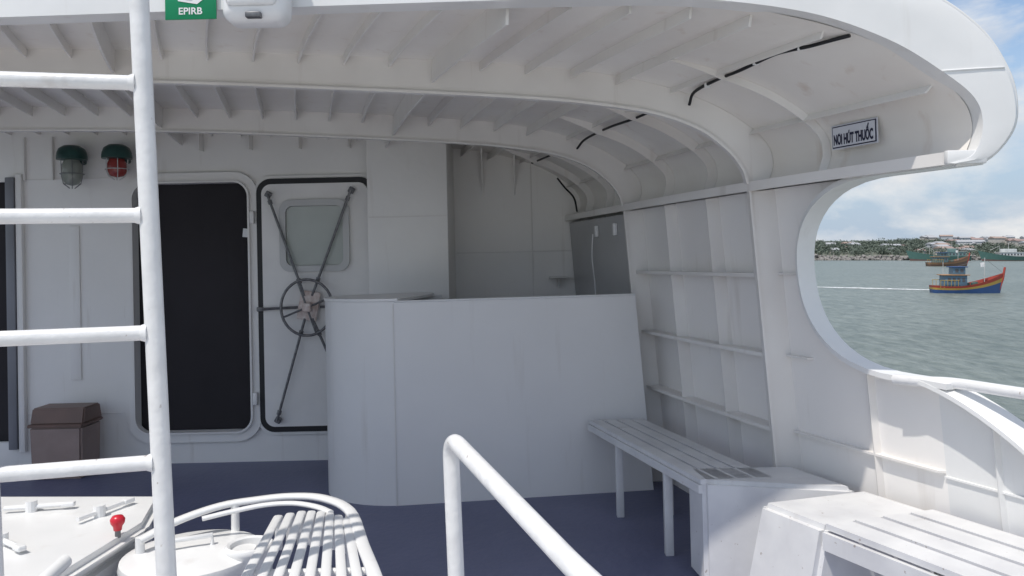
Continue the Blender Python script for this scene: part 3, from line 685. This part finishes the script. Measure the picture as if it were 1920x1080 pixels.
# land; hill colour greyed to paint in distance haze
LAND=paint('land_green_hazed',(0.19,0.20,0.16),(0.13,0.145,0.115),0.9,0.05,0.2,0.2,(0.27,0.24,0.20),bscale=0.3)
ROCK=paint('breakwater_rock',(0.30,0.28,0.26),(0.19,0.18,0.17),0.9,0.6,0.4,0.2,bscale=1)
def landz(x,y):
    t=max(0,min(1,(y-445)/220)); b_=1.2+ (t**0.8)*(11+2.0*math.sin(x*0.013+1)+1.0*math.sin(x*0.041))
    return SEA+b_
rows=[]
for y in [440,444,450,465,490,520,560,600,650,720,900]:
    rows.append([Vector((x,y,(SEA-0.3 if y==440 else landz(x,y)))) for x in range(40,901,12)])
v,f=grid(rows); o=mk('hill',v,f,LAND,None,True); o['kind']='structure'; o['label']='low green hillside along the far shore'; o['category']='hill'
V=[];F=[]
for i in range(900):
    x=random.uniform(100,265); y=random.uniform(428,442); z=SEA+random.uniform(0,3.0)*max(0,1-abs(y-436)/9); s_=random.uniform(0.5,1.5)
    bm=bmesh.new(); bmesh.ops.create_icosphere(bm,subdivisions=1,radius=s_)
    off=len(V)
    for q in bm.verts: V.append(Vector((x+q.co.x*random.uniform(.7,1.3),y+q.co.y,z+q.co.z*random.uniform(.5,.9))))
    bm.verts.index_update(); F+=[[off+q.index for q in ff.verts] for ff in bm.faces]; bm.free()
rk=mk('breakwater_rocks',V,F,ROCK); rk['kind']='stuff'; rk['label']='pile of grey brown rocks forming a breakwater'; rk['category']='rocks'
m,t,b=nt('hazed_foliage'); N=t.nodes; L=t.links
g=N.new('ShaderNodeNewGeometry'); r=N.new('ShaderNodeValToRGB'); r.color_ramp.elements[0].color=(0.075,0.10,0.08,1); r.color_ramp.elements[1].color=(0.15,0.18,0.14,1)  # greens greyed so distance haze is painted into the leaves
L.new(g.outputs['Random Per Island'],r.inputs['Fac']); L.new(r.outputs['Color'],b.inputs['Base Color']); b.inputs['Roughness'].default_value=0.8
FOL=m
V=[];F=[]
for i in range(2600):
    y=450+200*random.random()**0.8; x=random.uniform(0.33*y,0.72*y); z=landz(x,y)
    cr_=random.uniform(1.8,4.0); hh=random.uniform(1.2,3.6)
    if random.random()<0.3 and x>0.6*y: continue
    for k in range(46):
        th=random.uniform(0,6.283); ph=random.uniform(-1,1); rr_=cr_*random.uniform(0.3,1.0)
        c=Vector((x+rr_*math.cos(th)*math.sqrt(1-ph*ph)*1.3,y+rr_*math.sin(th)*math.sqrt(1-ph*ph),z+hh+rr_*ph*0.7))
        off=len(V)
        for q in range(3): V.append(c+Vector((random.uniform(-1,1),random.uniform(-1,1),random.uniform(-.9,.9)))*0.8)
        F.append([off,off+1,off+2])
me=bpy.data.meshes.new('far_wood'); me.from_pydata([tuple(p) for p in V],[],F); me.materials.append(FOL)
o=bpy.data.objects.new('far_wood',me); col.objects.link(o); o['kind']='stuff'; o['label']='dense green trees covering the far shore'; o['category']='trees'
HW=[paint('house_wall_%s'%n,c,rough=0.8,streak=0.1,bump=0.02) for n,c in (('white',(0.68,0.68,0.68)),('cream',(0.58,0.55,0.50)),('pale',(0.52,0.55,0.58)))]
HR=[paint('house_roof_%s'%n,c,rough=0.8,streak=0.1,bump=0.02) for n,c in (('red',(0.33,0.24,0.22)),('grey',(0.42,0.43,0.45)),('orange',(0.38,0.29,0.25)))]  # roof colours muted to carry painted haze
DARK=paint('dark_window',(0.09,0.095,0.11),rough=0.3,streak=0)
LBL=[['white house with red tiled roof among trees','white house with grey roof among trees','white house with orange roof among trees'],
     ['cream house with red tiled roof among trees','cream house with grey roof among trees','cream house with orange roof among trees'],
     ['pale grey house with red tiled roof among trees','pale grey house with grey roof among trees','pale grey house with orange roof among trees']]
for i in range(60):
    if i<12: u=random.uniform(1545,1760); y=random.uniform(470,540)
    else: u=random.uniform(1735,1935); y=random.uniform(465,650)
    x=(u-960)/1450*y; z=landz(x,y)
    w_=random.uniform(4,9); d_=random.uniform(5,8); h_=random.uniform(2.8,5.5); a=random.randrange(3); c=random.choice((0,1,1,2))
    if i<12: w_*=0.7; h_=2.6
    if y>500: z+=random.uniform(0.5,2.0)
    H_=thing('house',LBL[a][c],'house',(x,y,z),'houses along the far shore',random.uniform(-0.4,0.4))
    v,f=boxgeo((0,0,h_/2-2),(w_,d_,h_+4)); mk('wall',v,f,HW[a],H_,local=True)
    e=0.4; r_=1.2
    V=[(-w_/2-e,-d_/2-e,h_),(w_/2+e,-d_/2-e,h_),(w_/2+e,d_/2+e,h_),(-w_/2-e,d_/2+e,h_),(-w_/2-e,0,h_+r_),(w_/2+e,0,h_+r_)]
    mk('roof',V,[[0,1,5,4],[2,3,4,5],[0,4,3],[1,2,5],[3,2,1,0]],HR[c],H_,local=True)
    for fl in range(max(1,int(h_/3))):
        for k in range(int(w_/2.4)):
            v,f=boxgeo((-w_/2+1.3+2.4*k,-d_/2-0.03,1.6+3*fl),(1.1,0.08,1.2)); mk('window',v,f,DARK,H_,local=True)

# ------------------------------------------------------------------ boats
BM={}
def bmcol(n,c):
    if n not in BM: BM[n]=paint('boat_'+n,c,rough=0.5,scale=0.8,streak=0.2,bump=0.02)
    return BM[n]
def hull_bands(par,Ln,beam,free_s,free_b,bands,sheer_pow=2.2,bow_rake=0.08):
    ns=28
    def sec(t,fr):
        wid=beam/2*(min(1,0.72+0.9*t) if t<0.3 else 1)*(1-max(0,(t-0.45)/0.55)**2.4)
        top=free_s*(0.9+0.25*(1-t)**3)+(free_b-free_s)*t**sheer_pow
        z=-0.4+(top+0.4)*fr; w=wid*(0.72+0.28*fr)
        x=(t-0.5)*Ln+ bow_rake*Ln*max(0,(t-0.5)/0.5)**2*fr
        return x,w,z
    for (f0,f1,mat,name) in bands:
        V=[];F=[]
        for i in range(ns+1):
            t=i/ns
            for fr in (f0,(f0+f1)/2,f1):
                x,w,z=sec(t,fr); V.append((x,-w,z))
            for fr in (f1,(f0+f1)/2,f0):
                x,w,z=sec(t,fr); V.append((x,w,z))
        for i in range(ns):
            for k in (0,1,3,4): F.append([i*6+k,i*6+k+1,(i+1)*6+k+1,(i+1)*6+k])
        F.append([0,1,4,5]); F.append([1,2,3,4])
        mk(name,V,F,mat,par,True,local=True)
    V=[];F=[]
    for i in range(ns+1):
        x,w,z=sec(i/ns,0.8); V+=[(x,-w,z),(x,w,z)]
    for i in range(ns): F.append([2*i,2*i+1,2*i+3,2*i+2])
    mk('boat_deck',V,F,bmcol('deckwood',(0.25,0.17,0.1)),par,local=True)
    return sec
def fishing_boat(label,loc,rotz,Ln,c_h,c_b,c_r,c_cab,big=True):
    B_=thing('fishing_boat',label,'fishing boat',loc,'wooden fishing boats on the water',rotz)
    s=Ln/10.5
    hull_bands(B_,Ln,3.2*s,0.9*s,2.9*s,[(0,0.62,c_h,'hull'),(0.62,0.80,c_b,'hull_stripe'),(0.80,1.0,c_r,'gunwale')],2.6)
    box('cabin',(-2.0*s,0,1.60*s),(3.4*s,1.9*s,1.6*s),c_cab,B_,bev=0.03,local=True)
    box('cabin_roof',(-2.0*s,0,2.46*s),(4.1*s,2.3*s,0.12*s),bmcol('roof',(0.45,0.25,0.12)),B_,bev=0.02,local=True)
    box('wheelhouse',(-1.4*s,0,3.0*s),(1.9*s,1.4*s,0.95*s),c_cab,B_,bev=0.03,local=True)
    box('wheelhouse_roof',(-1.4*s,0,3.54*s),(2.5*s,1.8*s,0.12*s),bmcol('blue',(0.03,0.10,0.30)),B_,bev=0.02,local=True)
    for k in range(4): 
        for sy in (-1,1): box('window',(-3.1*s+0.75*s*k,sy*0.955*s,1.80*s),(0.45*s,0.03*s,0.55*s),DARK,B_,bev=0,local=True)
    for k in range(2): 
        for sy in (-1,1): box('window',(-1.8*s+0.8*s*k,sy*0.705*s,3.05*s),(0.5*s,0.03*s,0.45*s),DARK,B_,bev=0,local=True)
    tube('mast',[(2.9*s,0,1.2*s),(2.95*s,0,4.8*s)],0.05*s,bmcol('mast',(0.6,0.6,0.58)),B_,8,local=True)
    tube('mast',[(-3.6*s,0,2.4*s),(-3.6*s,0,4.2*s)],0.04*s,bmcol('mast',(0.6,0.6,0.58)),B_,8,local=True)
    tube('rigging',[(2.95*s,0,4.7*s),(5.6*s,0,2.9*s)],0.02*s,bmcol('rope',(0.2,0.2,0.2)),B_,5,local=True)
    tube('rigging',[(2.95*s,0,4.7*s),(-1.4*s,0,3.6*s)],0.02*s,bmcol('rope',(0.2,0.2,0.2)),B_,5,local=True)
    mk('flag',[(2.95*s,0,4.2*s),(2.3*s,0.1*s,4.1*s),(2.35*s,0,3.5*s),(2.95*s,0,3.6*s)],[[0,1,2,3]],bmcol('flagwhite',(0.75,0.75,0.75)),B_,local=True)
    for k in range(6):
        for sy in (-1,1): tube('stanchion',[(-4.6*s+0.55*s*k,sy*1.25*s,0.7*s),(-4.6*s+0.55*s*k,sy*1.25*s,1.75*s)],0.035*s,bmcol('yellow',(0.55,0.36,0.06)),B_,6,local=True)
    for sy in (-1,1): tube('boat_rail',[(-4.7*s,sy*1.25*s,1.75*s),(-1.7*s,sy*1.25*s,1.75*s)],0.04*s,bmcol('yellow',(0.55,0.36,0.06)),B_,6,local=True)
    tube('stem_post',[(5.15*s,0,0.3*s),(5.75*s,0,1.9*s),(6.10*s,0,3.5*s)],[0.12*s,0.2*s,0.16*s],bmcol('red',(0.38,0.05,0.04)),B_,8,local=True)
    for (x,y,zz,w_) in ((0.3,0.3,1.15,0.7),(1.0,-0.3,1.2,0.6),(1.6,0.2,1.3,0.5)):
        v,f=boxgeo((x*s,y*s,zz*s),(w_*s,0.6*s,0.5*s),None,0.06*s); mk('net_pile',v,f,bmcol('net',(0.10,0.16,0.14)),B_,local=True)
    return B_
fb=fishing_boat('blue wooden fishing boat with yellow and red gunwale and cabin',((1811-960)/1450*107,107,SEA),rad(-4),9.9,bmcol('blue',(0.04,0.10,0.26)),bmcol('yellow',(0.52,0.35,0.08)),bmcol('red',(0.40,0.06,0.04)),bmcol('cab',(0.11,0.20,0.28)))
fb.scale=(0.90,1,1.08)
fishing_boat('brown wooden fishing boat with orange trim moored behind',((1776-960)/1450*280,280,SEA),rad(3),14.5,bmcol('brown',(0.16,0.10,0.075)),bmcol('orange',(0.34,0.19,0.10)),bmcol('rust',(0.29,0.16,0.10)),bmcol('tealcab',(0.13,0.23,0.25)))
def green_ship(label,loc,rotz,Ln,white):
    B_=thing('cargo_ship',label,'ship',loc,'green ships near the far shore',rotz)
    s=Ln/34
    hull_bands(B_,Ln,7*s,2.6*s,6.5*s,[(0,0.25,bmcol('keelred',(0.18,0.10,0.09)),'hull_bottom'),(0.25,1.0,bmcol('hullgreen',(0.09,0.19,0.165)),'hull')],3.0)
    wm=bmcol('supwhite',(0.66,0.68,0.67)) if white else bmcol('supteal',(0.19,0.30,0.29))
    x0=-9*s if not white else -4*s
    Lc=10*s if not white else 22*s
    box('cabin',(x0,0,3.6*s),(Lc,5*s,3*s),wm,B_,bev=0.1,local=True)
    box('cabin_roof',(x0,0,5.2*s),(Lc+1.5*s,5.6*s,0.25*s),wm,B_,bev=0.05,local=True)
    box('bridge',(x0+Lc*0.2,0,6.3*s),(Lc*0.35,4*s,1.9*s),wm,B_,bev=0.1,local=True)
    n=int(Lc/(2*s))
    for k in range(n): box('window',(x0-Lc/2+1.2*s+2*s*k,-2.52*s,3.9*s),(1.0*s,0.08,1.0*s),DARK,B_,bev=0,local=True)
    for k in range(n): box('window',(x0-Lc/2+1.2*s+2*s*k,2.52*s,3.9*s),(1.0*s,0.08,1.0*s),DARK,B_,bev=0,local=True)
    tube('mast',[(x0+Lc*0.2,0,7*s),(x0+Lc*0.2,0,11*s)],0.12*s,bmcol('mast',(0.6,0.6,0.58)),B_,8,local=True)
    tube('boom',[(6*s,0,2*s),(6*s,0,9*s),(12*s,0,6.5*s)],0.12*s,bmcol('mast',(0.6,0.6,0.58)),B_,8,local=True)
green_ship('green hulled cargo ship with teal deckhouse near the shore',((1762-960)/1450*415,415,SEA),rad(178),31,False)
green_ship('green ship with long white superstructure near the shore',((1892-960)/1450*412,412,SEA),rad(184),30,True)
m,t,b=nt('foam'); N=t.nodes; L=t.links
tc=N.new('ShaderNodeTexCoord'); n1=N.new('ShaderNodeTexNoise'); n1.inputs['Scale'].default_value=1.2; n1.inputs['Detail'].default_value=6; L.new(tc.outputs['Object'],n1.inputs['Vector'])
r=N.new('ShaderNodeValToRGB'); r.color_ramp.elements[0].position=0.36; r.color_ramp.elements[1].position=0.54; L.new(n1.outputs['Fac'],r.inputs['Fac'])
r.color_ramp.elements[0].color=(0.25,0.25,0.25,1); r.color_ramp.elements[1].color=(1,1,1,1)
b.inputs['Base Color'].default_value=(0.78,0.80,0.80,1); b.inputs['Roughness'].default_value=0.7; L.new(r.outputs['Color'],b.inputs['Alpha'])
rows=[]
for i in range(40):
    t_=i/39; x=46+18*t_; y=125-11*t_; w=1.3*(0.4+0.9*math.sin(t_*3.1))+0.4*random.random(); rows.append([Vector((x,y-w,SEA+0.03)),Vector((x,y+w,SEA+0.03))])
v,f=grid(rows); o=mk('boat_wake',v,f,m); o['kind']='stuff'; o['label']='thin white foam wake trailing on the water'; o['category']='foam'

# ------------------------------------------------------------------ world, sun, camera
w=bpy.data.worlds.new('World'); sc.world=w; w.use_nodes=True; N=w.node_tree.nodes; L=w.node_tree.links
bg=N['Background']; sky=N.new('ShaderNodeTexSky'); sky.sky_type='NISHITA'; sky.sun_disc=False
sd=Vector((-0.36,-0.34,1.0)).normalized()
elev=math.asin(sd.z); azim=math.atan2(sd.x,sd.y)
sky.sun_elevation=elev; sky.sun_rotation=azim; sky.air_density=1.0; sky.dust_density=0.4; sky.ozone_density=2.0
tc=N.new('ShaderNodeTexCoord'); mp=N.new('ShaderNodeMapping'); mp.inputs['Scale'].default_value=(1,1,2.2); mp.inputs['Location'].default_value=(0.8,0.45,0.2); L.new(tc.outputs['Generated'],mp.inputs['Vector'])
sx=N.new('ShaderNodeSeparateXYZ'); L.new(tc.outputs['Generated'],sx.inputs[0])
hz=N.new('ShaderNodeValToRGB'); hz.color_ramp.interpolation='EASE'; hz.color_ramp.elements[0].position=0.0; hz.color_ramp.elements[1].position=0.30
hz.color_ramp.elements[0].color=(0.92,0.92,0.92,1); hz.color_ramp.elements[1].color=(0,0,0,1); L.new(sx.outputs['Z'],hz.inputs['Fac'])
mh=N.new('ShaderNodeMixRGB'); mh.inputs['Color2'].default_value=(2.6,3.35,4.4,1); L.new(hz.outputs['Color'],mh.inputs['Fac']); L.new(sky.outputs['Color'],mh.inputs['Color1'])
cn=N.new('ShaderNodeTexNoise'); cn.inputs['Scale'].default_value=5.0; cn.inputs['Detail'].default_value=10; cn.inputs['Roughness'].default_value=0.56; cn.inputs['Distortion'].default_value=0.25; L.new(mp.outputs['Vector'],cn.inputs['Vector'])
cr_=N.new('ShaderNodeValToRGB'); cr_.color_ramp.elements[0].position=0.44; cr_.color_ramp.elements[1].position=0.60; L.new(cn.outputs['Fac'],cr_.inputs['Fac'])
cr_.color_ramp.elements[0].color=(0.05,0.05,0.05,1); cr_.color_ramp.elements[1].color=(0.92,0.92,0.92,1)
cs=N.new('ShaderNodeTexNoise'); cs.inputs['Scale'].default_value=9.0; cs.inputs['Detail'].default_value=6; L.new(mp.outputs['Vector'],cs.inputs['Vector'])
cc_=N.new('ShaderNodeValToRGB'); cc_.color_ramp.elements[0].position=0.36; cc_.color_ramp.elements[1].position=0.58; L.new(cs.outputs['Fac'],cc_.inputs['Fac'])
cc_.color_ramp.elements[0].color=(0.80,0.82,0.86,1); cc_.color_ramp.elements[1].color=(1,0.99,0.97,1)
cm=N.new('ShaderNodeMixRGB'); cm.blend_type='MULTIPLY'; cm.inputs['Fac'].default_value=1; cm.inputs['Color2'].default_value=(6.0,6.0,6.0,1); L.new(cc_.outputs['Color'],cm.inputs['Color1'])
mx=N.new('ShaderNodeMixRGB'); L.new(cm.outputs['Color'],mx.inputs['Color2'])
L.new(cr_.outputs['Color'],mx.inputs['Fac']); L.new(mh.outputs['Color'],mx.inputs['Color1']); L.new(mx.outputs['Color'],bg.inputs['Color'])
bg.inputs['Strength'].default_value=0.15
sl=bpy.data.lights.new('sun','SUN'); sl.energy=3.3; sl.angle=rad(0.7); sl.color=(1,0.95,0.88)
so=bpy.data.objects.new('sun',sl); col.objects.link(so); so.rotation_euler=(-sd).to_track_quat('-Z','Y').to_euler()
cam=bpy.data.cameras.new('camera'); co=bpy.data.objects.new('camera',cam); col.objects.link(co)
co.location=(0,0,1.6); co.rotation_euler=(rad(90),0,0); cam.lens=27.19; cam.sensor_width=36; cam.shift_y=-0.0375; cam.clip_end=9000; cam.clip_start=0.05
sc.camera=co
sc.view_settings.view_transform='Standard'; sc.view_settings.look='None'; sc.view_settings.exposure=0
